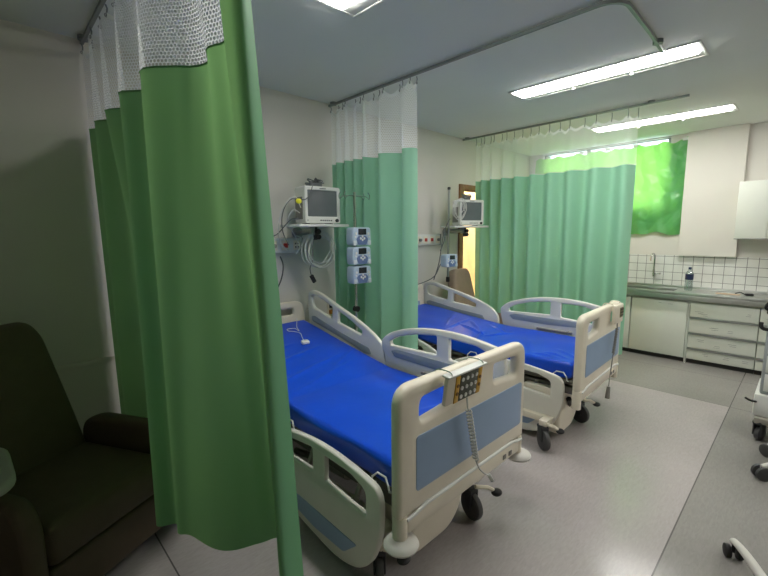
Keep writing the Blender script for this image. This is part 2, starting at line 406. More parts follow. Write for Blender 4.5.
# ------------------------------------------------------------------ ceiling lights
def ceiling_light(x, y0, y1, label):
    o = empty('ceiling_light', (x, (y0+y1)/2, HC), 0, label, 'ceiling light', 'recessed ceiling light strips')
    h = (y1-y0)/2; W = .14
    f = MB(); f.box(-W-.02, -W, -h-.02, h+.02, -.007, -.001, .002).box(W, W+.02, -h-.02, h+.02, -.007, -.001, .002)
    f.box(-W, W, -h-.02, -h, -.007, -.001, .002).box(-W, W, h, h+.02, -.007, -.001, .002)
    f.build('frame', M_white, o)
    MB().box(-W+.012, W-.10, -h+.02, h-.02, -.018, -.002, .004).build('diffuser', M_tube, o)
    r = MB(); r.box(W-.10, W, -h, h, -.004, -.001, .001)
    r.build('reflector', M_white, o)
    c = MB()
    for k in (-.33, .33): c.box(W-.05, W-.03, k*h-.012, k*h+.012, -.03, -.012, .003)
    c.each('clip', M_white, o)
    return o
ceiling_light(3.56, .62, 1.93, 'ceiling light strip nearest the bent end of the long curtain rail')
ceiling_light(5.45, .64, 1.93, 'ceiling light strip farther away, just in front of the green window sheet')
ceiling_light(1.46, .60, 1.88, 'ceiling light strip cut off by the top edge above the left bed')
for x, s in ((3.56, 'left'), (5.45, 'right')):
    ceiling_light(x, -1.95, -.65, 'ceiling light strip behind the viewpoint, %s one of its row' % s)

# ------------------------------------------------------------------ curtains
def curtain(name, label, levels, zs, znet, fab, net, rail_z, hooks, group=None, n=7):
    """levels: list of plan paths (same length) for heights zs (descending)"""
    root = empty(name, (levels[-1][0][0], levels[-1][0][1], 0), 0, label, 'curtain', group)
    ox, oy = root.location.x, root.location.y
    P = [cr([(p[0], p[1], 0) for p in lv], n) for lv in levels]; N = len(P[0])
    def at(i, z):
        for k in range(len(zs)-1):
            if zs[k] >= z >= zs[k+1]-1e-6:
                t = (zs[k]-z)/(zs[k]-zs[k+1]); return P[k][i].lerp(P[k+1][i], t)
        return P[-1][i] if z < zs[-1] else P[0][i]
    arc = [0]
    for i in range(1, N): arc.append(arc[-1]+(P[1][i]-P[1][i-1]).length)
    def grid(nm, z1, z0, rows, m, hem=0.):
        b = bmesh.new(); uvl = b.loops.layers.uv.new('UVMap'); g = []; uv = {}
        for j in range(rows+1):
            row = []
            for i in range(N):
                zz = z1+(z0-z1)*j/rows
                p = at(i, zz)
                sag = 0
                if nm == 'heading_tape' or (nm == 'netting' and j < 4):
                    sag = -.035*(math.sin(i*PI*(hooks-1)/(N-1))**2)*(1-(j/4 if nm == 'netting' else 0))
                v = b.verts.new((p.x-ox, p.y-oy, zz+sag)); uv[v] = (arc[i], zz); row.append(v)
            g.append(row)
        for j in range(rows):
            for i in range(N-1):
                fc = b.faces.new((g[j][i], g[j+1][i], g[j+1][i+1], g[j][i+1]))
                for l in fc.loops: l[uvl].uv = uv[l.vert]
        me = bpy.data.meshes.new(nm); b.to_mesh(me); b.free(); me.materials.append(m); me.shade_smooth()
        o = bpy.data.objects.new(nm, me); COL.objects.link(o); o.parent = root
        return o
    grid('netting', zs[0]-.028, znet, 14, net); grid('heading_tape', zs[0], zs[0]-.028, 1, M_tape)
    fb = grid('fabric_panel', znet, zs[-1], 40, fab)
    # stitched band along the seam and the hem
    sb = MB()
    sb.tube([(at(i, znet).x-ox, at(i, znet).y-oy, znet) for i in range(0, N, 2)], .0035, 5)
    sb.build('seam_band', M_white if net is M_netfine else fab, root)
    # hooks
    for k in range(hooks):
        i = min(N-1, int(round(k*(N-1)/max(1, hooks-1)))); p = at(i, zs[0])
        hk = MB(); ztop = rail_z; 
        hk.tube([(p.x-ox, p.y-oy, zs[0]-.02), (p.x-ox+.006, p.y-oy, (zs[0]+ztop)/2), (p.x-ox, p.y-oy, ztop)], .004, 6)
        hk.tube([(p.x-ox+.009*math.cos(a), p.y-oy, zs[0]-.015+.009*math.sin(a)) for a in [2*PI*q/8 for q in range(8)]], .002, 5, closed=True)
        hk.build('hook', M_railc, root)
    return root

RZ = 2.775
# left curtain, pulled towards the camera
top1 = [(.54, 3.24), (.60, 3.12), (.53, 3.0), (.60, 2.85), (.53, 2.70), (.60, 2.56), (.56, 2.43), (.52, 2.31), (.60, 2.18), (.52, 1.95), (.61, 1.82), (.66, 1.775), (.69, 1.69), (.64, 1.57), (.665, 1.47), (.60, 1.31), (.50, 1.135), (.478, .985), (.525, 1.015)]
bot1 = [(.56, 3.23), (.62, 3.1), (.54, 2.98), (.66, 2.80), (.72, 2.62), (.76, 2.42), (.70, 2.16), (.43, 1.93), (.49, 1.86), (.475, 1.79), (.51, 1.74), (.55, 1.60), (.605, 1.53), (.70, 1.49), (.785, 1.44), (.70, 1.25), (.61, 1.11), (.50, .925), (.605, .975)]
mid1 = [((a[0]*.45+b[0]*.55), (a[1]*.45+b[1]*.55)) for a, b in zip(top1, bot1)]
rail1 = [(.55+(a[0]-.55)*.5, a[1]) for a in top1]
curtain('privacy_curtain', 'large green privacy curtain in the foreground between the armchair and the near bed',
        [rail1, top1, mid1, bot1], [2.73, 2.26, 1.3, .31], 2.26, M_fab1, M_net, RZ-.008, 17, 'green ward curtains with white netting tops', n=7)
# middle curtain between the two beds
r2 = random.Random(3)
def folded(x, y0, y1, n, amp, seed):
    r = random.Random(seed); out = []
    for i in range(n+1):
        t = i/n; a = amp*(.6+.6*r.random())*(1 if i % 2 else -1)
        out.append((x+a, y0+(y1-y0)*(t+.25/n*math.sin(i*2.3+seed))))
    return out
ys2 = [3.24, 3.17, 3.12, 3.05, 2.99, 2.93, 2.87, 2.81, 2.74, 2.70, 2.63, 2.55, 2.49, 2.40, 2.35, 2.27, 2.20, 2.185]
xs2 = [.0, .045, -.03, .045, -.035, .04, -.03, .045, -.035, .04, .05, -.03, -.02, .05, .03, -.035, -.02, .02]
top2 = [(2.45+x*1.5, y) for x, y in zip(xs2, ys2)]
bot2 = [(2.46+x*1.6, y+.01*math.sin(i*1.7)) for i, (x, y) in enumerate(zip(xs2, ys2))]
curtain('privacy_curtain', 'bunched green privacy curtain hanging between the two beds, behind the stacked pumps',
        [[(2.45+(x-2.45)*.6, y) for x, y in top2], top2, bot2], [2.735, 2.24, .30], 2.24, M_fab2, M_net, RZ-.008, 14, 'green ward curtains with white netting tops')
# far curtain
ys3 = [3.06]; xs3 = [0]; i = 0
r = random.Random(11)
while ys3[-1] > 1.29:
    i += 1; ys3.append(ys3[-1]-(.045+.0048*i+.012*r.random())); xs3.append((.045+.03*r.random())*(1 if i % 2 else -1))
ys3[-1] = 1.26
top3 = [(4.60+x, y) for x, y in zip(xs3, ys3)]
bot3 = [(4.655+x*1.1, y+.02*math.sin(k*1.3)+.03*k/len(ys3)) for k, (x, y) in enumerate(zip(xs3, ys3))]
curtain('privacy_curtain', 'wide green privacy curtain with sheer top in front of the window and sink counter',
        [[(4.60+(x-4.6)*.4, y) for x, y in top3], top3, bot3], [2.70, 2.24, .30], 2.24, M_fab2, M_netfine, RZ-.008, 19, 'green ward curtains with white netting tops', n=6)

def rail(name, pts, label, posts):
    o = empty(name, (pts[0][0], pts[0][1], RZ), 0, label, 'curtain rail', 'ceiling curtain rails')
    P = [(p[0]-pts[0][0], p[1]-pts[0][1], .005) for p in pts]
    b = bmesh.new(); b.free()
    MB().tube(P, .013, 4).build('track', M_railc, o)
    m = MB()
    for x, y in posts: m.cyl((x-pts[0][0], y-pts[0][1], .0), (x-pts[0][0], y-pts[0][1], .024), .03, n=16)
    m.each('ceiling_bracket', M_railc, o); return o
rail('curtain_rail', [(.55, 3.265), (.55, 2.), (.55, .4), (.55, -1.2)], 'straight ceiling rail carrying the foreground curtain', [(.55, 3.2), (.55, .3)])
arcp = [(2.45+.12*(1-math.cos(a)), .90-.12*math.sin(a)) for a in [PI/2*k/8 for k in range(9)]]
rail('curtain_rail', [(2.45, 3.265), (2.45, 2.0)]+arcp+[(3.0, .785), (3.37, .80)], 'long ceiling rail over the curtain between the beds, bent at its near end', [(2.45, 3.2), (3.2, .79)])
rail('curtain_rail', [(4.6, 3.265), (4.6, 2.), (4.6, .86)], 'straight ceiling rail of the far curtain with a small hook bracket', [(4.6, 3.2), (4.6, 1.15)])

# ------------------------------------------------------------------ beds
def caster(parent, x, y, ang, r=.07, name='caster', top=.24):
    R_ = T(x, y, 0) @ Rz(ang)
    f = MB(); f.box(-.028, -.018, -.02, .05, r-.01, r+.10, .004, mtx=R_).box(.018, .028, -.02, .05, r-.01, r+.10, .004, mtx=R_)
    f.box(-.03, .03, -.02, .06, r+.075, r+.105, .01, mtx=R_).cyl((0, .035, r+.10), (0, .035, top), .017, mtx=R_)
    c = f.build(name, M_darkgrey, parent)
    w = MB(); w.cyl((-.017, 0, r), (.017, 0, r), r, n=28, bev=.008, mtx=R_)
    wo = w.build('wheel', M_tyre, c)
    h = MB(); h.cyl((-.020, 0, r), (.020, 0, r), r*.62, n=20, bev=.003, mtx=R_); h.build('wheel_hub', M_hub, c) if False else h.bm.free()
    return c

FR_OUT = [(.115, .70), (.105, .80), (.106, .865), (.122, .908), (.165, .935), (.32, .96), (.48, .972), (.66, .965), (.85, .935), (1.01, .885), (1.09, .835), (1.12, .79), (1.105, .70), (1.08, .62), (1.02, .55), (.85, .49), (.6, .45), (.42, .435), (.27, .47), (.17, .56)]
HR_OUT = [(2.07, .80), (2.085, .95), (2.075, 1.05), (2.03, 1.088), (1.95, 1.09), (1.85, 1.065), (1.69, 1.01), (1.43, .925), (1.22, .835), (1.11, .755), (1.07, .68), (1.08, .58), (1.16, .53), (1.4, .54), (1.7, .60), (1.95, .67), (2.05, .72)]
def side_rails(root, x, dz_f, dz_h, side, HM):
    sgn = 1 if side == 'r' else -1
    th = .034
    mid = M_yz(x)
    # foot rail
    out = cr([(p[0], p[1], 0) for p in FR_OUT], 5, True)
    hA = rp([(.20, .765), (.20, .885), (.30, .918), (.50, .925), (.50, .79)], [.012, .03, .02, .012, .012])
    hB = rp([(.60, .80), (.60, .928), (.80, .902), (.95, .86), (1.03, .815), (1.02, .785)], [.012, .015, .03, .03, .02, .015])
    o = plate('foot_side_rail', out, [hA, hB], th, .010, M_creamrail, root, T(0, 0, dz_f) @ mid)
    s = rp([(.30, .715), (.30, .765), (.96, .765), (1.02, .745), (.98, .705), (.60, .70)], .015)
    plate('recess_panel', s, [], .004, .0015, M_slot, o, T(0, 0, dz_f) @ M_yz(x-sgn*(th/2+.0005)))
    s2 = rp([(.26, .59), (.36, .50), (.60, .495), (.92, .54), (.97, .60), (.74, .605)], .02)
    plate('blue_inlay', s2, [], .004, .0015, M_inlay, o, T(0, 0, dz_f) @ M_yz(x+sgn*(th/2+.0005)))
    m = MB()
    for yy in (.30, .42): m.cyl((x-sgn*.05, yy, .66+dz_f), (x-sgn*.01, yy, .66+dz_f), .013, n=12)
    m.box(min(x-sgn*.035, x-sgn*.018), max(x-sgn*.035, x-sgn*.018), .38, .72, .645+dz_f, .665+dz_f, .004)
    m.build('rail_latch', M_steelgrey, o)
    # head rail
    out = cr([(p[0], p[1], 0) for p in HR_OUT], 5, True)
    hA = rp([(2.01, .94), (2.035, 1.035), (1.99, 1.055), (1.93, 1.045), (1.72, .975), (1.73, .875)], [.03, .02, .02, .02, .012, .012])
    hB = rp([(1.65, .855), (1.645, .955), (1.52, .915), (1.34, .835), (1.35, .80)], [.012, .012, .03, .02, .015])
    o = plate('head_side_rail', out, [hA, hB], th, .010, M_creamrail, root, HM @ T(0, 0, dz_h) @ mid)
    s = rp([(2.02, .815), (2.03, .855), (1.98, .865), (1.6, .775), (1.26, .715), (1.23, .67), (1.3, .665), (1.6, .73)], .014)
    plate('recess_panel', s, [], .004, .0015, M_slot, o, HM @ T(0, 0, dz_h) @ M_yz(x-sgn*(th/2+.0005)))
    m = MB(); A_ = HM @ T(0, 1.65, .70+dz_h) @ Rx(.165)
    m.box(min(x-sgn*.05, x-sgn*.018), max(x-sgn*.05, x-sgn*.018), -.20, .20, -.012, .012, .006, mtx=A_)
    for yy in (-.17, .15): m.cyl((x-sgn*.055, yy, 0), (x-sgn*.01, yy, 0), .012, n=12, mtx=A_)
    m.build('rail_latch', M_steelgrey, o)
    # arms that carry the rails
    a = MB()
    for yy in (.35, .75): a.tube([(x-sgn*.02, yy, .62+dz_f), (x-sgn*.06, yy, .55+min(dz_f, 0)*.5), (x-sgn*.10, yy, .44)], .014, 8)
    for yy in (1.35, 1.75): a.tube([(x-sgn*.02, yy, .62+dz_h), (x-sgn*.06, yy, .54+min(dz_h, 0)*.5), (x-sgn*.10, yy, .45)], .014, 8)
    a.each('rail_arm', M_steelgrey, root)

def mattress_mesh(parent, seed, wr, rise=.185):
    r = random.Random(seed)
    x0, x1, y0, y1 = .055, .935, .075, 2.10; th = .125
    def base(y):
        if y < .98: return .515
        return .515+rise*((y-.98)/1.12)**1.05
    b = bmesh.new(); nx, ny = 44, 190
    ph = [(r.uniform(0, 6), r.uniform(6, 16), r.uniform(-8, 8)) for _ in range(5)]
    def h(x, y):
        s = 0
        for p, kx, ky in ph: s += math.sin(p+kx*(x+y*.35)*1.0+ky*y*.3)*.0012
        for (cx, cy, ang, ln, am) in wr:
            u = (x-cx)*math.cos(ang)+(y-cy)*math.sin(ang); v = -(x-cx)*math.sin(ang)+(y-cy)*math.cos(ang)
            s += 2.0*am*math.exp(-(v/.016)**2)*max(0, 1-(u/ln)**2)
        return s
    # cross-section ring, rounded
    sec = []
    rr = .028
    def arc(cx, cz, a0, a1, k=4):
        for q in range(k+1):
            a = a0+(a1-a0)*q/k; sec.append((cx+rr*math.cos(a), cz+rr*math.sin(a), False))
    nt = 64
    arc(x1-rr, th-rr, 0, PI/2)
    for q in range(1, nt): sec.append((x1-rr+(x0-x1+2*rr)*q/nt, th, True))
    arc(x0+rr, th-rr, PI/2, PI); arc(x0+rr, rr, PI, 1.5*PI); arc(x1-rr, rr, 1.5*PI, 2*PI)
    rings = []
    for j in range(ny+1):
        y = y0+(y1-y0)*j/ny; bz = base(y); e = min(y-y0, y1-y)
        k = 1 if e > .03 else math.sqrt(max(0, 1-((.03-e)/.03)**2))*.4+.6
        ring = []
        for (x, z, t) in sec:
            zz = th/2+(z-th/2)*k; xx = (x-.495)*(1-.02*(1-k))+.495
            bulge = .004*math.sin(y*11+seed) if z < th-.01 and not t else 0
            ring.append(b.verts.new((xx+(bulge if x > .5 else -bulge), y, bz+zz+(h(x, y) if z > th*.6 else 0))))
        rings.append(ring)
    n = len(sec)
    for a, c in zip(rings, rings[1:]):
        for i in range(n): b.faces.new((a[i], a[(i+1) % n], c[(i+1) % n], c[i]))
    b.faces.new(rings[0][::-1]); b.faces.new(rings[-1]); bmesh.ops.recalc_face_normals(b, faces=b.faces)
    me = bpy.data.meshes.new('mattress'); b.to_mesh(me); b.free(); me.materials.append(M_matt); me.shade_smooth(); me.set_sharp_from_angle(angle=math.radians(50))
    o = bpy.data.objects.new('mattress', me); COL.objects.link(o); o.parent = parent
    return o

def make_bed(loc, label, seed, wr, rise=.185, HM=Matrix.Identity(4), bx=0., bumpers=True):
    root = empty('hospital_bed', loc, 0, label, 'hospital bed', 'adjustable hospital beds')
    # footboard
    out = rp([(-.015, .455), (-.015, 1.01), (.995, 1.01), (.995, .455)], [.02, .095, .095, .02], 8)
    h1 = rp([(.115, .835), (.115, .935), (.35, .945), (.35, .855)], [.03, .035, .02, .02])
    h2 = rp([(.67, .855), (.67, .945), (.905, .94), (.905, .835)], [.02, .02, .035, .03])
    fb = plate('footboard', out, [h1, h2], .055, .022, M_cream, root, M_xz(.02))
    plate('blue_inlay', rp([(.085, .545), (.085, .785), (.95, .785), (.95, .545)], .02), [], .004, .0015, M_inlay, fb, M_xz(-.0085))
    # lower beam, bright lip, corner posts
    m = MB(); m.box(.04, .96, -.006, .045, .375, .455, .012)
    m.build('foot_beam', M_cream, root)
    m = MB(); m.tube([(.03, -.008, .447), (.08, -.012, .455), (.14, -.013, .470), (.5, -.013, .470), (.86, -.013, .470), (.92, -.012, .455), (.97, -.008, .447)], .008, 8)
    m.build('foot_lip', M_white, root)
    m = MB()
    for k in (.78, .84, ): m.box(k, k+.03, -.010, -.005, .395, .42, .002)
    m.each('control_port', M_hub, root)
    for x in (.018, .965):
        m = MB(); m.cyl((x, .02, .325), (x, .02, .462), .031, n=22, bev=.004); m.build('corner_post', M_cream, root)
        p = [(.0, -.018), (.045, -.018), (.062, -.014), (.071, -.006), (.073, .002), (.068, .011), (.054, .018), (.032, .021), (.0, .022)]
        if bumpers: MB().lathe(p, 32, T(x+(-.005 if x < .5 else .005), .008, .345)).build('corner_bumper', M_bumper, root)
    # headboard
    out = rp([(.0, .50), (.02, .99), (.96, .99), (.98, .50)], [.02, .10, .10, .02], 8)
    hb = plate('headboard', out, [rp([(.13, .87), (.13, .93), (.36, .93), (.36, .87)], .02), rp([(.62, .87), (.62, .93), (.85, .93), (.85, .87)], .02)], .04, .014, M_cream, root, M_xz(2.155))
    plate('blue_inlay', rp([(.10, .58), (.10, .78), (.88, .78), (.88, .58)], .02), [], .004, .0015, M_inlay, hb, M_xz(2.133))
    m = MB(); m.box(.08, .90, 2.13, 2.17, .37, .50, .01).build('head_beam', M_cream, root)
    # mattress platform and frame
    m = MB(); m.box(.07, .92, .07, .97, .475, .51, .01)
    for k in range(6): m.box(.09, .90, 1.02+k*.18, 1.16+k*.18, -.015, .015, .006, mtx=T(0, 0, .492+(rise/1.12)*(1.09+k*.18-.98)))
    m.build('mattress_platform', M_frame, root)
    m = MB()
    for x in (.10, .86): m.box(x, x+.05, .04, 2.14, .39, .45, .006)
    for y in (.3, .9, 1.5, 2.0): m.box(.10, .91, y, y+.05, .395, .445, .006)
    for x in (.2, .74): m.tube([(x, .5, .40), (x, .75, .30), (x, 1.1, .24)], .02, 10)
    m.build('bed_frame', M_frame, root)
    m = MB(); m.cyl((.42, .45, .37), (.42, 1.0, .33), .03).cyl((.42, 1.0, .33), (.42, 1.2, .32), .018).box(.38, .46, .36, .52, .30, .40, .01)
    m.cyl((.16, .52, .36), (.16, .70, .34), .035)
    m.build('actuator', M_steelgrey, root)
    # mattress retainers
    m = MB()
    for x, s in ((.06, -1), (.92, 1)):
        for y in (.10, .84): m.tube([(x, y, .50), (x+s*.022, y, .515), (x+s*.024, y+.005, .54), (x+s*.015, y+.03, .565), (x+s*.015, y+.08, .565), (x+s*.024, y+.105, .54), (x+s*.022, y+.11, .515), (x, y+.11, .50)], .005, 8)
    m.each('mattress_retainer', M_white, root)
    mt = mattress_mesh(root, seed, wr, rise)
    # base
    m = MB()
    for x in (.13+bx, .80+bx): m.box(x, x+.06, .16, 1.98, .175, .225, .008)
    for y in (.2, 1.9): m.box(.05+bx, .93+bx, y-.03, y+.03, .18, .225, .008)
    m.build('base_frame', M_cream, root)
    for y0, nm in ((.14, 'column_cover'), (1.62, 'column_cover')):
        out = rp([(q[0]+bx, q[1]) for q in ((.22, .42), (.22, .16), (.25, .055), (.53, .055), (.64, .16), (.64, .42))], [.01, .05, .04, .08, .08, .01], 6)
        plate(nm, out, [], .30, .03, M_cream, root, M_xz(y0+.15))
    m = MB(); m.tube([(.16, .12, .33), (.2, .12, .29), (.26, .15, .25)], .022, 6); m.build('brake_linkage', M_black, root)
    for x, y, a in ((.06, .19, -.7), (.735, .15, -.25), (.06, 1.93, .3), (.80, 1.93, -.4)):
        caster(root, x+bx, y, a, .078, top=.2)
    for x, y, dx in ((.06+bx, .17, .05), (.735+bx, .13, .09)):
        m = MB(); m.tube([(x, y, .20), (x+dx*.7, y-.04, .185), (x+dx, y-.06, .165)], .012, 8); pd = m.build('brake_pedal', M_cream, root)
        MB().sph((x+dx+.01, y-.075, .155), .034, (1, .85, .5)).build('pedal_pad', M_black, pd)
    side_rails(root, .985, 0, 0, 'r', HM); side_rails(root, .005, -.39, -.30, 'l', HM)
    return root
wr1 = [(.35, 1.45, .25, .42, .004), (.4, 1.25, .28, .4, .004), (.45, 1.12, .3, .35, .003), (.3, 1.62, .2, .3, .003), (.75, 1.28, .5, .25, .003), (.7, .3, -.3, .22, .002), (.72, .22, -.2, .2, .002)]
wr2 = [(.45, 1.15, 1.2, .22, .010), (.6, 1.2, .8, .2, .009), (.35, 1.0, .3, .2, .008), (.7, 1.0, 1.0, .16, .008), (.5, .9, -.4, .2, .007), (.3, .5, .4, .25, .006), (.6, 1.5, .4, .3, .006), (.5, 1.35, .1, .3, .007), (.2, .25, 1.2, .12, .008), (.14, .3, 1.5, .12, .008), (.3, .2, .9, .15, .007)]
bed1 = make_bed((1.08, 1.035, 0), 'near hospital bed with smooth blue mattress and cream footboard carrying a yellow-edged control', 1, wr1)
HM2 = Matrix(((1, 0, 0, 0), (0, 1, 0, .07), (0, -.09, 1, .09*1.08), (0, 0, 0, 1)))
bed2 = make_bed((2.93, 1.045, 0), 'farther hospital bed with creased blue mattress beside the wide green curtain', 5, wr2, .11, HM2, -.18, False)
bed2.scale = (.955, 1, 1); bed2.rotation_euler = (0, 0, math.radians(2.0))

# coil cord helper
def coil_pts(a, b, turns, r, n=9):
    a, b = Vector(a), Vector(b); d = b-a; t = d.normalized(); u = t.orthogonal().normalized(); w = t.cross(u); out = []
    for k in range(turns*n+1):
        q = k/(turns*n); out.append(a+d*q+u*(r*math.cos(2*PI*k/n))+w*(r*math.sin(2*PI*k/n)))
    return out
# control panel hooked on the near footboard
o = empty('bed_control', (1.437, 1.007, .878), 0, 'bed control with yellow side strips and round keys hooked over the near footboard', 'bed control')
o.scale = (.92, 1, .92)
tlt = T(0, 0, .14) @ Rx(.12) @ T(0, 0, -.14)
MB().box(-.14, .155, -.030, -.006, -.005, .145, .010, mtx=tlt).build('casing', M_cream, o)
MB().box(-.15, .16, -.040, .0, .138, .150, .005, mtx=tlt).build('hood', M_white, o)
m = MB(); m.box(-.082, -.050, -.034, -.029, -.002, .132, .002, mtx=tlt).box(.098, .130, -.034, -.029, -.002, .132, .002, mtx=tlt); ys = m.each('yellow_strip', M_yellow, o)
for x, q in zip((-.066, .114), ys):
    m = MB()
    for z in (.045, .085): m.cyl((x, -.033, z), (x, -.037, z), .009, n=14, mtx=tlt)
    m.each('strip_button', mat('brown_button', (120, 84, 30), .5), q)
kp = MB().box(-.048, .096, -.034, -.029, .0, .132, .002, mtx=tlt).build('keypad', M_keypad, o)
for i in range(4):
    for j in range(3):
        x = -.032+i*.037; z = .022+j*.043
        MB().cyl((x, -.033, z), (x, -.038, z), .010, n=14, mtx=tlt).build('key', M_white, kp)
for x in (-.12, .13):
    MB().tube(cr([(x, -.035, .145), (x, -.02, .158), (x, .01, .160), (x, .045, .155), (x, .065, .13), (x, .065, .10)], 5), .003, 6).build('wire_hook', M_chrome, o)
cp = [(0.02, -.02, .0), (.02, -.024, -.05)]+coil_pts((.025, -.026, -.06), (.10, -.026, -.35), 15, .012)+cr([(.10, -.026, -.355), (.13, -.028, -.41), (.18, -.03, -.46), (.22, -.032, -.485)], 5)
MB().tube(cp, .0042, 6).build('coiled_cord', M_cable, o)
MB().cyl((.215, -.032, -.48), (.25, -.032, -.53), .010, n=12, bev=.002).build('cord_plug', M_cable, o)

o = empty('bed_handset', (3.60, 1.042, .86), 0, 'pale handset with small grey keypad hooked over the farther footboard', 'bed control')
MB().box(-.10, .10, -.032, -.004, .0, .155, .012).build('casing', M_cream, o)
kp = MB().box(.005, .085, -.036, -.031, .045, .125, .002).build('keypad', mat('olive_keypad', (128, 118, 84), .5), o)
m = MB()
for i in range(3):
    for j in range(3): m.cyl((.02+i*.025, -.035, .062+j*.024), (.02+i*.025, -.039, .062+j*.024), .006, n=10)
m.each('key', M_darkgrey, kp)
for x in (-.08, .08): MB().tube(cr([(x, -.012, .15), (x, .01, .162), (x, .06, .160), (x, .082, .11)], 5), .004, 6).build('wire_hook', M_cream, o)
cp = [(0, -.02, .0), (-.005, -.022, -.03)]+coil_pts((-.01, -.024, -.04), (-.07, -.026, -.24), 16, .008)+cr([(-.07, -.026, -.245), (-.11, -.03, -.34), (-.15, -.035, -.44), (-.175, -.04, -.50)], 5)
MB().tube(cp, .0045, 6).build('coiled_cord', M_hub, o)
MB().cyl((-.175, -.04, -.48), (-.19, -.04, -.575), .013, .018, n=14, bev=.004).build('cord_plug', M_hub, o)

# nurse call button lying on the near mattress
o = empty('call_button', (1.71, 2.66, .752), -.1, 'small white call button on a looped cord, lying on the near blue mattress', 'call button')
th_ = Rx(.165)
MB().box(-.03, .03, -.022, .022, -.006, .018, .006, mtx=th_).build('casing', M_white, o)
c = cr([(0, .02, .008), (.02, .09, .022), (.045, .17, .036), (.02, .22, .044), (-.02, .25, .05), (-.01, .29, .056), (.05, .28, .055), (.06, .22, .044), (.08, .30, .058), (.14, .42, .08), (.16, .46, .10)], 6)
MB().tube(c, .003, 6).build('cord', M_white, o)

# ------------------------------------------------------------------ wall fittings
def gas_panel(loc, n, label, kinds):
    o = empty('wall_service_panel', loc, 0, label, 'wall outlet panel', 'wall service panels')
    L = .115*n; MB().box(-L/2, L/2, -.055, 0, -.065, .065, .012).build('housing', M_white, o)
    MB().box(-L/2-.012, -L/2, -.058, 0, -.068, .068, .006).box(L/2, L/2+.012, -.058, 0, -.068, .068, .006).each('end_cap', M_hub, o)
    for i, k in enumerate(kinds):
        x = -L/2+.115*(i+.5); col = {'r': M_red, 'g': M_green, 'k': M_darkgrey, 'w': M_hub}[k]
        m = MB(); m.box(x-.035, x+.035, -.062, -.054, -.042, .042, .006); q = m.build('outlet_plate', M_cream, o)
        m = MB()
        if k == 'k':
            for dz in (-.015, .015):
                for dx in (-.014, .014): m.cyl((x+dx, -.061, dz), (x+dx, -.066, dz), .007, n=10)
        elif k == 'r': m.box(x-.022, x+.022, -.070, -.061, -.02, .02, .004)
        else: m.cyl((x, -.061, 0), (x, -.09, 0), .018, n=16, bev=.003)
        m.build('outlet_socket', col, q)
gas_panel((1.78, YH, 1.49), 5, 'white wall outlet panel under the monitor at the head of the near bed', ['g', 'w', 'w', 'r', 'k'])
gas_panel((3.80, YH, 1.505), 5, 'white wall outlet panel with two red sockets at the head of the farther bed', ['g', 'w', 'r', 'r', 'w'])
o = empty('wall_socket', (2.40, YH, .85), 0, 'small wall socket with an orange plug behind the near bed', 'socket')
MB().box(-.035, .035, -.012, 0, -.07, .07, .004).build('cover_plate', M_cream, o)
MB().box(-.02, .02, -.045, -.012, -.05, -.01, .006).build('plug', M_orange, o)
MB().box(-.016, .016, -.03, -.012, .01, .05, .004).build('rocker', M_darkgrey, o)

# ------------------------------------------------------------------ monitors on wall arms
def make_monitor(loc, rz, label):
    o = empty('patient_monitor', loc, rz, label, 'patient monitor', 'patient monitors on wall shelves')
    W, H, D = .168, .305, .16
    MB().box(-W, W, -D/2, D/2, .008, H, .018, 3).build('casing', M_white, o)
    out = rp([(-W, .008), (-W, H), (W, H), (W, .008)], .02); hole = rp([(-.140, .062), (-.140, .275), (.140, .275), (.140, .062)], .008)
    bz = plate('bezel', out, [hole], .02, .006, M_white, o, M_xz(-D/2-.006))
    MB().box(-.145, .145, -D/2-.006, -D/2+.0, .06, .277, .001).build('screen', M_screen, o)
    for i in range(6): MB().box(-.028+i*.020, -.016+i*.020, -D/2-.020, -D/2-.014, .026, .036, .002).build('button', M_darkgrey, bz)
    MB().cyl((.13, -D/2-.014, .031), (.13, -D/2-.032, .031), .014, n=18, bev=.003).build('dial', M_darkgrey, bz)
    MB().cyl((-.145, -D/2-.014, .031), (-.145, -D/2-.018, .031), .005, n=10).build('power_light', M_marks, bz)
    MB().box(-W-.006, -W+.004, -.06, .06, .04, .22, .004).build('connector_block', M_hub, o)
    MB().box(-.03, .03, -D/2-.02, -D/2-.014, .285, .292, .001).build('nameplate', M_marks, bz)
    MB().box(-.12, -.10, -.05, .05, 0, .01, .002).box(.10, .12, -.05, .05, 0, .01, .002).each('foot', M_black, o)
    return o
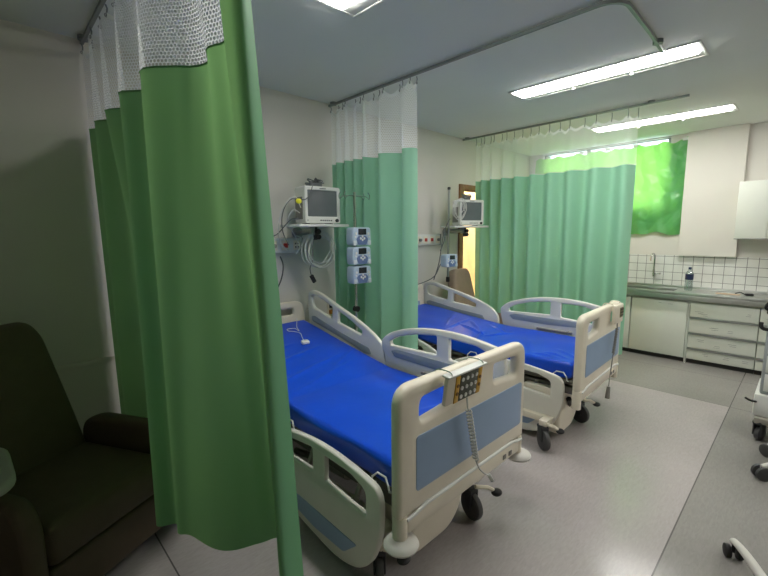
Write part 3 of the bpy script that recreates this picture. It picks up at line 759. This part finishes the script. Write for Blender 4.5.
def wall_arm(loc, rz, label, wx, pole):
    o = empty('monitor_shelf', loc, rz, label, 'wall shelf', 'monitor shelves on wall arms')
    MB().box(-.25, .25, -.15, .15, -.022, 0, .006).build('shelf_board', M_white, o)
    inv = Matrix.Rotation(-rz, 3, 'Z'); wl = inv @ Vector((wx-loc[0], YH-loc[1], -.07))
    m = MB(); m.tube([(0, .02, -.05), (wl.x*.55, wl.y*.55, -.07), wl], .022, 10); m.cyl((0, .02, -.09), (0, .02, -.02), .035)
    m.build('arm', M_alu, o)
    n_ = inv @ Vector((0, -1, 0))
    m = MB(); m.cyl(wl, wl+n_*.03, .05, n=20); m.build('wall_plate', M_alu, o)
    for z in (-.06, -.105):
        MB().cyl((.0, -.06, z), (.0, -.02, z), .022, n=16, bev=.004).build('clamp_knob', M_black, o)
    MB().cyl((0, -.0, -.13), (0, .0, -.02), .017).build('clamp_stem', M_darkgrey, o)
    if pole:
        p = inv @ Vector((pole[0]-loc[0], pole[1]-loc[1], 0))
        m = MB(); m.cyl((p.x, p.y, -.62), (p.x, p.y, .42), .013); m.build('pole', M_alu, o)
        m = MB(); m.tube([(p.x, p.y, -.05), (0, 0, -.05)], .014, 8); m.build('cross_bar', M_alu, o)
        MB().cyl((p.x, p.y, -.66), (p.x, p.y, -.60), .022, n=14, bev=.004).build('end_knob', M_black, o)
        MB().cyl((p.x, p.y, .41), (p.x, p.y, .44), .018, n=14, bev=.004).build('pole_cap', M_darkgrey, o)
    return o
wall_arm((2.02, 2.93, 1.67), 0, 'white monitor shelf on a wall arm above the near bed', 2.05, None)
make_monitor((2.04, 2.92, 1.67), -.08, 'white patient monitor with blank grey screen at the near bed')
wall_arm((4.19, 2.93, 1.67), -.30, 'white monitor shelf with vertical pole beside the wooden doorway', 4.25, (3.90, 2.95))
make_monitor((4.23, 2.92, 1.67), -.38, 'white patient monitor with dark greenish screen beside the wooden doorway')

def cable_loop(center, r, turns, seed, wob=.02, sq=1.):
    rr = random.Random(seed); out = []
    for k in range(turns*14):
        a = 2*PI*k/14; q = r*(1-.16*(k//14)/turns+.10*math.sin(k*.19+seed)+rr.uniform(-wob, wob))
        out.append((center[0]+.022*math.sin(k//14*2.4)+q*math.cos(a), center[1]+.012*math.sin(k*.21)+k*.0006, center[2]+q*math.sin(a)*sq+.01*math.sin(k*.5)))
    return cr(out, 3)
# coiled pressure hose below near monitor
o = MB().tube(cable_loop((2.07, 2.93, 1.45), .15, 4, 2, .012), .004, 7).build('coiled_hose', M_cable)
tag(o, 'coiled pale hose hanging under the near monitor shelf', 'hose', 'coiled monitor hoses')
o = MB().tube(cable_loop((3.98, 2.84, 1.86), .11, 4, 5, .012), .004, 7).build('coiled_hose', M_cable)
tag(o, 'coiled grey hose hung left of the monitor beside the doorway', 'hose', 'coiled monitor hoses')
# cable bundle on top
def bundle(c, seed, label, r0=.07):
    rr = random.Random(seed); m = MB()
    for q in range(6):
        pts = [(c[0]+rr.uniform(-r0, r0)*1.2, c[1]+rr.uniform(-.04, .04), c[2]+.008+rr.random()*.065) for _ in range(5)]
        m.tube(cr(pts, 6, True), .005, 6, closed=True)
    m.box(c[0]-.06, c[0]+.06, c[1]-.04, c[1]+.04, c[2]+.001, c[2]+.03, .01)
    o = m.build('cable_bundle', M_cableg); return tag(o, label, 'cables', 'sensor cables heaped on monitors')
bundle((2.0, 2.90, 1.976), 4, 'heap of grey sensor cables on top of the near monitor')
bundle((4.18, 2.92, 1.976), 9, 'heap of grey sensor cables on top of the monitor beside the doorway')
# loose leads at the left of the near monitor
o = empty('monitor_leads', (1.78, 2.95, 1.6), 0, 'loose pale leads with a yellow tag hanging left of the near monitor', 'cables')
def rel(pts): return [(a-1.78, b-2.95, c-1.6) for a, b, c in pts]
for k, pts in enumerate([[(1.96, 2.86, 2.0), (1.90, 2.80, 1.92), (1.84, 2.80, 1.86), (1.74, 2.84, 1.86), (1.70, 2.9, 1.76), (1.72, 2.95, 1.62), (1.80, 3.0, 1.50)],
             [(1.84, 2.86, 1.80), (1.76, 2.82, 1.88), (1.68, 2.85, 1.80), (1.67, 2.92, 1.66), (1.74, 3.02, 1.52), (1.86, 3.1, 1.45)],
             [(1.84, 2.88, 1.76), (1.76, 2.85, 1.78), (1.74, 2.9, 1.70), (1.80, 2.95, 1.63), (1.88, 3.0, 1.55), (1.93, 3.02, 1.47)],
             [(1.84, 2.9, 1.72), (1.75, 2.88, 1.70), (1.70, 2.98, 1.60), (1.66, 3.05, 1.56), (1.62, 3.15, 1.50)],
             [(2.0, 2.93, 1.60), (1.94, 2.95, 1.50), (1.95, 2.96, 1.38), (1.99, 2.96, 1.32)],
             [(1.86, 3.0, 1.58), (1.92, 3.0, 1.56), (1.94, 3.02, 1.50), (1.9, 3.05, 1.42)]]):
    MB().tube(cr(rel(pts), 8), .0045, 6).build('lead', M_cable if k % 3 else M_cableg, o)
m = MB(); m.sph((1.785-1.78, 2.80-2.95, 1.845-1.6), .026, (1, .5, .8)); q = m.build('tag', M_tag, o); q['label'] = 'yellow tag'
o = MB().tube(cr([(1.80, 3.14, 1.40), (1.80, 3.10, 1.32), (1.76, 3.08, 1.2), (1.74, 3.22, 1.0), (1.72, 3.25, .8)], 6), .006, 6).build('power_cable', M_darkgrey)
tag(o, 'dark cable hanging down the wall below the near outlet panel', 'cable')
o = empty('ear_probe', (2.0, 2.95, 1.2), 0, 'small black probe dangling from a lead under the near monitor', 'probe')
MB().box(-.018, .018, -.012, .012, -.03, .045, .008, mtx=Ry(-.5)).build('probe_body', M_black, o)
MB().tube(cr([(-.02, 0, .04), (-.03, 0, .10), (-.005, 0, .16), (.0, 0, .26), (.03, 0, .40), (.04, -.0, .447)], 5), .004, 6).build('lead', M_cableg, o)
# leads around far pole
o = empty('monitor_leads', (3.9, 2.95, 1.2), 0, 'dark cables looping from the single pump down behind the farther bed', 'cables')
for pts in [[(-.05, -.02, .12), (-.12, .02, .02), (-.16, .08, -.12), (-.30, .18, -.20), (-.5, .24, -.22)], [(-.02, .05, .40), (-.06, .05, .25), (-.10, .04, .12), (-.11, .06, 0), (-.14, .1, -.16)], [(0, -.02, .55), (-.05, .0, .45), (-.04, .03, .3), (-.1, .04, .18)]]:
    MB().tube(cr(pts, 7), .006, 6).build('lead', M_cableg, o)

# ------------------------------------------------------------------ infusion pumps
def make_pump(loc, rz, label, group):
    o = empty('infusion_pump', loc, rz, label, 'infusion pump', group)
    out = rp([(-.105, .006), (-.115, .05), (-.110, .135), (-.095, .15), (.095, .15), (.110, .135), (.115, .05), (.105, .006)], .02)
    plate('casing', out, [], .13, .018, M_pump, o, M_xz(-.065-.0), 50)
    MB().box(-.048, .048, -.137, -.128, .092, .140, .004).build('display', M_disp, o)
    plate('keypad', rp([(-.050, .012), (-.072, .058), (-.045, .082), (.045, .082), (.072, .058), (.050, .012)], .01), [], .008, .002, M_pumpk, o, M_xz(-.131))
    k = MB()
    for x, z in ((0, .078), (-.022, .062), (.022, .062), (0, .050)): k.cyl((x, -.133, z), (x, -.139, z), .010, n=12)
    for s in (-1, 1):
        k.cyl((s*.075, -.13, .10), (s*.075, -.136, .10), .011, n=12); k.cyl((s*.082, -.13, .075), (s*.082, -.136, .075), .008, n=12)
    k.each('button', M_white, o)
    m = MB()
    for s in (-1, 1): m.box(s*.09-.018, s*.09+.018, -.134, -.126, .008, .045, .004)
    m.each('side_grip', mat('pump_light', (208, 214, 218), .4), o)
    MB().box(-.03, .03, .0, .03, .04, .11, .006).build('pole_clamp', M_darkgrey, o)
    o.scale = (.80, .8, 1)
    return o
PX, PY = 2.235, 2.66
o = empty('drip_stand', (PX, PY, 0), 0, 'wheeled steel drip stand with wire hooks carrying three stacked pumps', 'drip stand')
MB().cyl((0, 0, .1), (0, 0, 1.93), .0125).build('pole', M_chrome, o)
MB().cyl((0, 0, .09), (0, 0, .16), .03).build('hub', M_alu, o)
for k in range(5):
    a = 2*PI*k/5+PI/2; c_, s_ = math.cos(a), math.sin(a)
    lg = MB().tube([(0, 0, .13), (.12*c_, .12*s_, .115), (.22*c_, .22*s_, .085)], .013, 8).build('leg', M_chrome, o)
    MB().cyl((.22*c_-.01*s_, .22*s_+.01*c_, .03), (.22*c_+.01*s_, .22*s_-.01*c_, .03), .03, n=16, bev=.004).build('wheel', M_black, lg)
for s in (-1, 1):
    for q in (-1, 1):
        MB().tube(cr([(0, 0, 1.90), (s*.05, q*.02, 1.90), (s*.10, q*.03, 1.895), (s*.13, q*.035, 1.875), (s*.135, q*.035, 1.91), (s*.12, q*.03, 1.93)], 5), .0035, 6).build('hook', M_chrome, o)
MB().cyl((.0, -.02, .95), (0, .02, .95), .025).build('height_clamp', M_black, o)
for k, s in enumerate(('topmost of the three on the drip stand', 'middle one of the three on the drip stand', 'lowest of the three on the drip stand')):
    make_pump((PX-.035, PY-.038, 1.49-.156*k), -.1, 'pale blue infusion pump, '+s, 'infusion pumps stacked on the drip stand')
make_pump((3.805, 2.91, 1.195), -.15, 'single grey blue infusion pump on the pole beside the doorway', None)

# ------------------------------------------------------------------ armchairs
def make_chair():
    o = empty('armchair', (0, 0, 0)); SW, SD = .62, .58
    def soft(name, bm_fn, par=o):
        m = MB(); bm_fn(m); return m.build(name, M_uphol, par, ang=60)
    soft('seat', lambda m: m.box(.0, SW, -.02, SD, .27, .46, .045, 5))
    soft('front_panel', lambda m: m.box(.0, SW, .0, .10, .06, .265, .02, 4))
    soft('chair_body', lambda m: m.box(.0, SW, .10, SD+.15, .08, .26, .02, 2))
    back = rp([(.0, .30), (.03, .62), (.085, 1.08), (.14, 1.17), (SW-.14, 1.17), (SW-.085, 1.08), (SW-.03, .62), (SW, .30)], [.03, .1, .06, .05, .05, .06, .1, .03], 6)
    mtx = T(0, SD+.02, .40) @ Rx(-.24) @ T(0, 0, -.40) @ M_xz(0)
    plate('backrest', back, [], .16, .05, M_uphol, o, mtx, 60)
    for x0, nm in ((-.095, 'armrest'), (SW+.005, 'armrest')):
        prof = rp([(-.03, .05), (-.03, .50), (.03, .60), (.50, .60), (.62, .55), (.66, .05)], [.02, .09, .07, .08, .06, .02], 6)
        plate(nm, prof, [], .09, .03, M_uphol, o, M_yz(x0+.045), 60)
    for x in (.03, SW-.03):
        for y in (.10, SD+.05): MB().cyl((x, y, 0), (x, y, .085), .022, n=14).build('foot', M_black, o)
    return o
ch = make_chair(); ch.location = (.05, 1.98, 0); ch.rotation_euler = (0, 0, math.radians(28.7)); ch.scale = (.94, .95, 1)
tag(ch, 'taupe upholstered armchair with deep shade darkened into its colour, left of the foreground curtain', 'armchair', 'upholstered patient armchairs')
c2 = copy_tree(ch)
M_up2 = mat('taupe_upholstery_lit', (146, 128, 108), .6, var=.06, vscale=14, bump=.25, bscale=240)  # lit tone of the same chair cloth, without the painted shade
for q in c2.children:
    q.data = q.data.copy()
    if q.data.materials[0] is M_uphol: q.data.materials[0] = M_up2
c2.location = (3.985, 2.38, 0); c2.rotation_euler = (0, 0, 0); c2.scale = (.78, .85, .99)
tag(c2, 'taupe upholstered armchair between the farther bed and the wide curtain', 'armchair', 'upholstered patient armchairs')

# overbed table at left edge
o = empty('overbed_table', (-.34, 1.97, 0), 0, 'pale round-cornered overbed table cut off by the left edge beside the armchair', 'table')
plate('tabletop', rp([(-.42, -.20), (-.42, .22), (.32, .22), (.34, -.20)], [.08, .08, .12, .12], 8), [], .04, .014, M_tray, o, M_xy(.755))
MB().box(-.30, -.22, -.03, .03, .08, .735, .008).build('column', M_alu, o)
MB().box(-.42, .05, -.22, -.18, .05, .08, .008).box(-.42, .05, .18, .22, .05, .08, .008).box(-.29, -.23, -.2, .2, .05, .08, .008).build('base', M_alu, o)
for x in (-.40, .03):
    for y in (-.20, .20): MB().cyl((x-.01, y, .025), (x+.01, y, .025), .025, n=14, bev=.003).build('wheel', M_black, o)

# ------------------------------------------------------------------ kitchen counter run
XF = 5.97
def handle_strip(mb, y0, y1, z): mb.box(-.018, .004, y0, y1, z-.012, z+.012, .003)
def cab(name, y0, y1, label, doors=None, drawers=None):
    o = empty(name, (XF, (y0+y1)/2, 0), 0, label, 'base cabinet', 'white base cabinets under the steel worktop'); h = (y1-y0)/2
    m = MB(); m.box(.02, .46, -h+.001, h-.001, .055, .765, .001).build('body', M_mdf, o)
    MB().box(.05, .44, -h+.001, h-.001, 0, .055, 0).build('plinth', M_dark, o)
    if doors:
        for a, b in doors:
            dr = MB().box(0, .019, a+.004, b-.004, .06, .745, .002).build('door', M_mdf, o)
            m = MB(); m.box(-.0012, .0, a+.15, a+.20, .70, .703, 0).box(-.0012, .0, a+.27, a+.30, .705, .708, 0).each('pencil_mark', M_marks, dr)
    if drawers:
        for (z0, z1) in drawers:
            d_ = MB().box(0, .019, -h+.004, h-.004, z0+.004, z1-.004, .002).build('drawer', M_mdf, o)
            if z1 < .7:
                MB().box(-.022, .003, -h+.004, h-.004, z1-.022, z1-.002, .004).build('handle_strip', M_alu, d_)
            m = MB(); rr = random.Random(int(z0*100))
            for q in range(3):
                yy = rr.uniform(-h+.05, h-.12); zz = rr.uniform(z0+.04, z1-.05)
                m.box(-.0012, 0, yy, yy+rr.uniform(.03, .08), zz, zz+.003, 0); m.box(-.0012, 0, yy, yy+rr.uniform(.03, .06), zz-.02, zz-.017, 0)
            m.each('pencil_mark', M_marks, d_)
    return o
cab('base_cabinet', 1.55, 2.2, 'white base cabinet with door, partly hidden by the wide curtain', doors=[(-.325, 0), (0, .325)])
cab('base_cabinet', .945, 1.548, 'white single-door base cabinet under the sink', doors=[(-.30, .30)])
cab('base_cabinet', .305, .925, 'white base cabinet with four drawers and metal strip handles', drawers=[(.06, .20), (.20, .385), (.385, .575), (.575, .75)])
cab('base_cabinet', -.33, .303, 'white drawer cabinet cut off by the right edge behind the trolley', drawers=[(.06, .20), (.20, .385), (.385, .575), (.575, .75)])
MB_d = MB().box(XF+.01, XF+.46, .926, .944, .0, .765, .001).build('filler_strip', M_mdf); tag(MB_d, 'narrow white filler strip between the sink cabinet and the drawers', 'panel')
# worktop with sink
o = empty('steel_worktop', (XF, .95, .77), 0, 'long stainless steel worktop along the tiled wall', 'worktop')
hy0, hy1 = 1.12-.95, 1.72-.95
m = MB(); z0, z1 = .055, .085
m.box(-.045, .475, -1.3, hy0, z0, z1, .004).box(-.045, .475, hy1, 1.28, z0, z1, .004).box(-.045, .08, hy0, hy1, z0, z1, .004).box(.40, .475, hy0, hy1, z0, z1, .004)
m.box(-.045, -.02, -1.3, 1.28, -.0, z0-.001, .003)
m.box(-.03, -.01, -1.3, 1.28, .085, .092, .003).box(.455, .475, -1.3, 1.28, .08, .115, .004)
m.build('worktop_sheet', M_steel, o)
m = MB(); m.box(.08, .09, hy0, hy1, -.0, z0+.02, .002).box(.39, .40, hy0, hy1, -.0, z0+.02, .002).box(.08, .40, hy0, hy0+.01, -.0, z0+.02, .002).box(.08, .40, hy1-.01, hy1, -.0, z0+.02, .002).box(.08, .40, hy0, hy1, -.004, .004, .001)
m.build('sink_basin', mat('basin_steel', (150, 152, 146), .4, metal=.9), o)
# faucet
o = empty('tap', (XR-.012, 1.42, 1.02), 0, 'chrome gooseneck tap on the tiled wall over the sink', 'tap')
MB().cyl((0, 0, 0), (-.05, 0, 0), .018).cyl((-.05, 0, -.03), (-.05, 0, .06), .014).build('tap_body', M_chrome, o)
MB().tube(cr([(-.05, 0, .05), (-.05, 0, .18), (-.06, .0, .245), (-.10, .01, .275), (-.145, .02, .25), (-.155, .022, .18)], 6), .010, 10).build('spout', M_chrome, o)
MB().cyl((-.05, -.02, .0), (-.055, -.07, .01), .008).sph((-.055, -.07, .01), .014).build('tap_handle', M_chrome, o)
# bottle
o = empty('water_bottle', (6.22, 1.0, .856), 0, 'clear plastic bottle with dark blue cap and label on the worktop', 'bottle')
MB().lathe([(.036, .0), (.042, .008), (.042, .07), (.039, .085), (.042, .10), (.042, .20), (.036, .225), (.016, .25), (.014, .265)], 24).build('bottle_body', M_water, o)
MB().lathe([(.0435, .135), (.0435, .205)], 24).build('bottle_label', M_label, o)
MB().lathe([(.017, .262), (.017, .29)], 20).build('cap', M_label, o)
# small things at right on the worktop
o = empty('steel_clamp', (6.17, .44, .856), .3, 'small black clamp lying on the worktop above the drawers', 'clamp')
MB().box(-.03, .03, -.05, .02, .0, .022, .006).build('clamp_body', M_black, o)
MB().tube([(-.02, .02, .01), (.03, .06, .03), (.05, .10, .012)], .006, 6).build('clamp_handle', M_black, o)
o = MB().box(6.10, 6.18, .50, .72, .856, .864, .003).build('wooden_spatula', M_tan); tag(o, 'tan flat strip lying on the worktop beside the black clamp', 'strip')
# wall cabinets
for y0, y1, lab in ((.07, .61, 'white wall cabinet next to the pier, over the tiles'), (-.49, .068, 'white wall cabinet at the right edge, second in the row')):
    h = (y1-y0)/2; o = empty('wall_cabinet', (6.13, (y0+y1)/2, 1.49), 0, lab, 'wall cabinet', 'white wall cabinets over the tiles')
    MB().box(.02, .325, -h, h, .0, .64, .002).build('body', M_mdf, o)
    for a, b in ((-h, 0), (0, h)):
        q = MB().box(0, .019, a+.003, b-.003, .014, .64, .002).build('door', M_mdf, o)
    MB().box(-.004, .018, -h, h, -.0, .012, .002).build('handle_strip', M_alu, o)

# ------------------------------------------------------------------ right side equipment
def star_base(loc, n, R, label, ph, white, wr=.032, stool=True):
    o = empty('rolling_stool' if stool else 'rolling_stand', loc, 0, label, 'stool' if stool else 'stand')
    MB().cyl((0, 0, .09), (0, 0, .17), .035, n=20, bev=.006).build('hub', white, o)
    for k in range(n):
        a = ph+2*PI*k/n; c_, s_ = math.cos(a), math.sin(a)
        prof = cr([(0, .0, .135), (.5*R, 0, .125), (.82*R, 0, .105), (R, 0, .082)], 5)
        m = MB(); bm = bmesh.new(); rings = []
        for p in prof:
            t = p.x/R; w = .022-.004*t; hgt = .020-.004*t
            rings.append([bm.verts.new((p.x*c_-w*math.cos(q)*s_, p.x*s_+w*math.cos(q)*c_, p.z+hgt*math.sin(q))) for q in [2*PI*i/12 for i in range(12)]])
        for A, B in zip(rings, rings[1:]):
            for i in range(12): bm.faces.new((A[i], A[(i+1) % 12], B[(i+1) % 12], B[i]))
        bm.faces.new(rings[0][::-1]); bm.faces.new(rings[-1]); m._merge(bm)
        lg = m.build('leg', white, o)
        tip = Vector((R*.98*c_, R*.98*s_, 0)); sd = Vector((-s_, c_, 0))
        w = MB()
        for q in (-1, 1): w.cyl(tip+sd*(q*.012)+Vector((0, 0, wr)), tip+sd*(q*.034)+Vector((0, 0, wr)), wr, n=24, bev=.004)
        w.cyl(tip+Vector((0, 0, .03)), tip+Vector((0, 0, .085)), .008)
        w.build('twin_caster', M_black if wr < .04 else M_tyre, lg)
    if not stool:
        MB().cyl((0, 0, .16), (0, 0, 1.7), .014).build('pole', M_chrome, o)
        MB().tube(cr([(-.10, 0, 1.74), (-.09, 0, 1.71), (0, 0, 1.695), (.09, 0, 1.71), (.10, 0, 1.74)], 5), .004, 6).build('hook', M_chrome, o)
        return o
    MB().cyl((0, 0, .16), (0, 0, .46), .02).build('gas_column', M_chrome, o)
    MB().cyl((0, 0, .46), (0, 0, .53), .17, n=36, bev=.02).build('seat', M_black, o)
    return o
star_base((2.08, -.06, 0), 4, .46, 'arched cream leg of a rolling stand on black casters at the bottom right', math.radians(24), M_bumper, stool=False)
star_base((3.645, -.20, 0), 5, .345, 'stool base with grey casters at the right edge in front of the trolley', math.radians(52), M_bumper, .045)
o = empty('medical_trolley', (4.0, -.325, 0), 0, 'pale grey medical trolley with black handles cut off by the right edge', 'trolley')
MB().box(.06, .62, -.25, .50, .14, .19, .012).build('base', M_steelgrey, o)
MB().box(.10, .60, -.22, .515, .19, .36, .012).build('lower_cover', M_white, o)
bd = MB().box(.12, .58, -.20, .49, .36, .98, .015).build('cabinet', mat('trolley_grey', (168, 174, 176), .4), o)
for k in range(4): MB().box(.108, .122, -.18, .47, .39+k*.145, .52+k*.145, .004).build('drawer', M_white, bd)
MB().box(.08, .60, -.23, .50, .98, 1.01, .01).build('top_tray', M_darkgrey, o)
m = MB().tube(cr([(.12, .47, .86), (.08, .505, .87), (.065, .52, .89), (.07, .52, .92)], 5), .013, 8).build('side_handle', M_black, o)
MB().tube(cr([(.10, .45, 1.0), (.08, .48, 1.01), (.06, .505, 1.03), (.06, .49, 1.07), (.10, .45, 1.07)], 5), .010, 8).build('push_handle', M_black, o)
MB().tube(cr([(.10, .50, .30), (.07, .53, .31), (.05, .56, .33)], 4), .008, 6).build('hook', M_black, o)
for x, y in ((.12, .46), (.56, .46), (.12, -.2), (.56, -.2)): caster(o, x, y, 1.2, .055, top=.15)

# ------------------------------------------------------------------ camera, light, view
cam = bpy.data.cameras.new('camera'); co = bpy.data.objects.new('camera', cam); COL.objects.link(co)
Rm = Matrix(((0.719, 0.099, -0.688), (-0.695, 0.092, -0.713), (-0.007, 0.991, 0.135)))
ex, ey = Vector(Rm[0]), Vector(Rm[1]); ex.normalize(); ey = (ey-ex*ex.dot(ey)).normalized(); ez = ex.cross(ey)
co.matrix_world = Matrix((ex, ey, ez)).to_4x4(); co.location = (0, 0, 1.6)
cam.sensor_width = 36; cam.lens = 409.44/768*36; cam.clip_start = .05
scene.camera = co
wd = bpy.data.worlds.new('world'); scene.world = wd; wd.use_nodes = True
bg = wd.node_tree.nodes['Background']; bg.inputs[0].default_value = (.85, .93, 1, 1); bg.inputs[1].default_value = 3.0
vs = scene.view_settings; scene.display_settings.display_device = 'sRGB'
vs.view_transform = 'Standard'; vs.look = 'None'; vs.exposure = 0.52; vs.gamma = 1.0; vs.use_curve_mapping = False
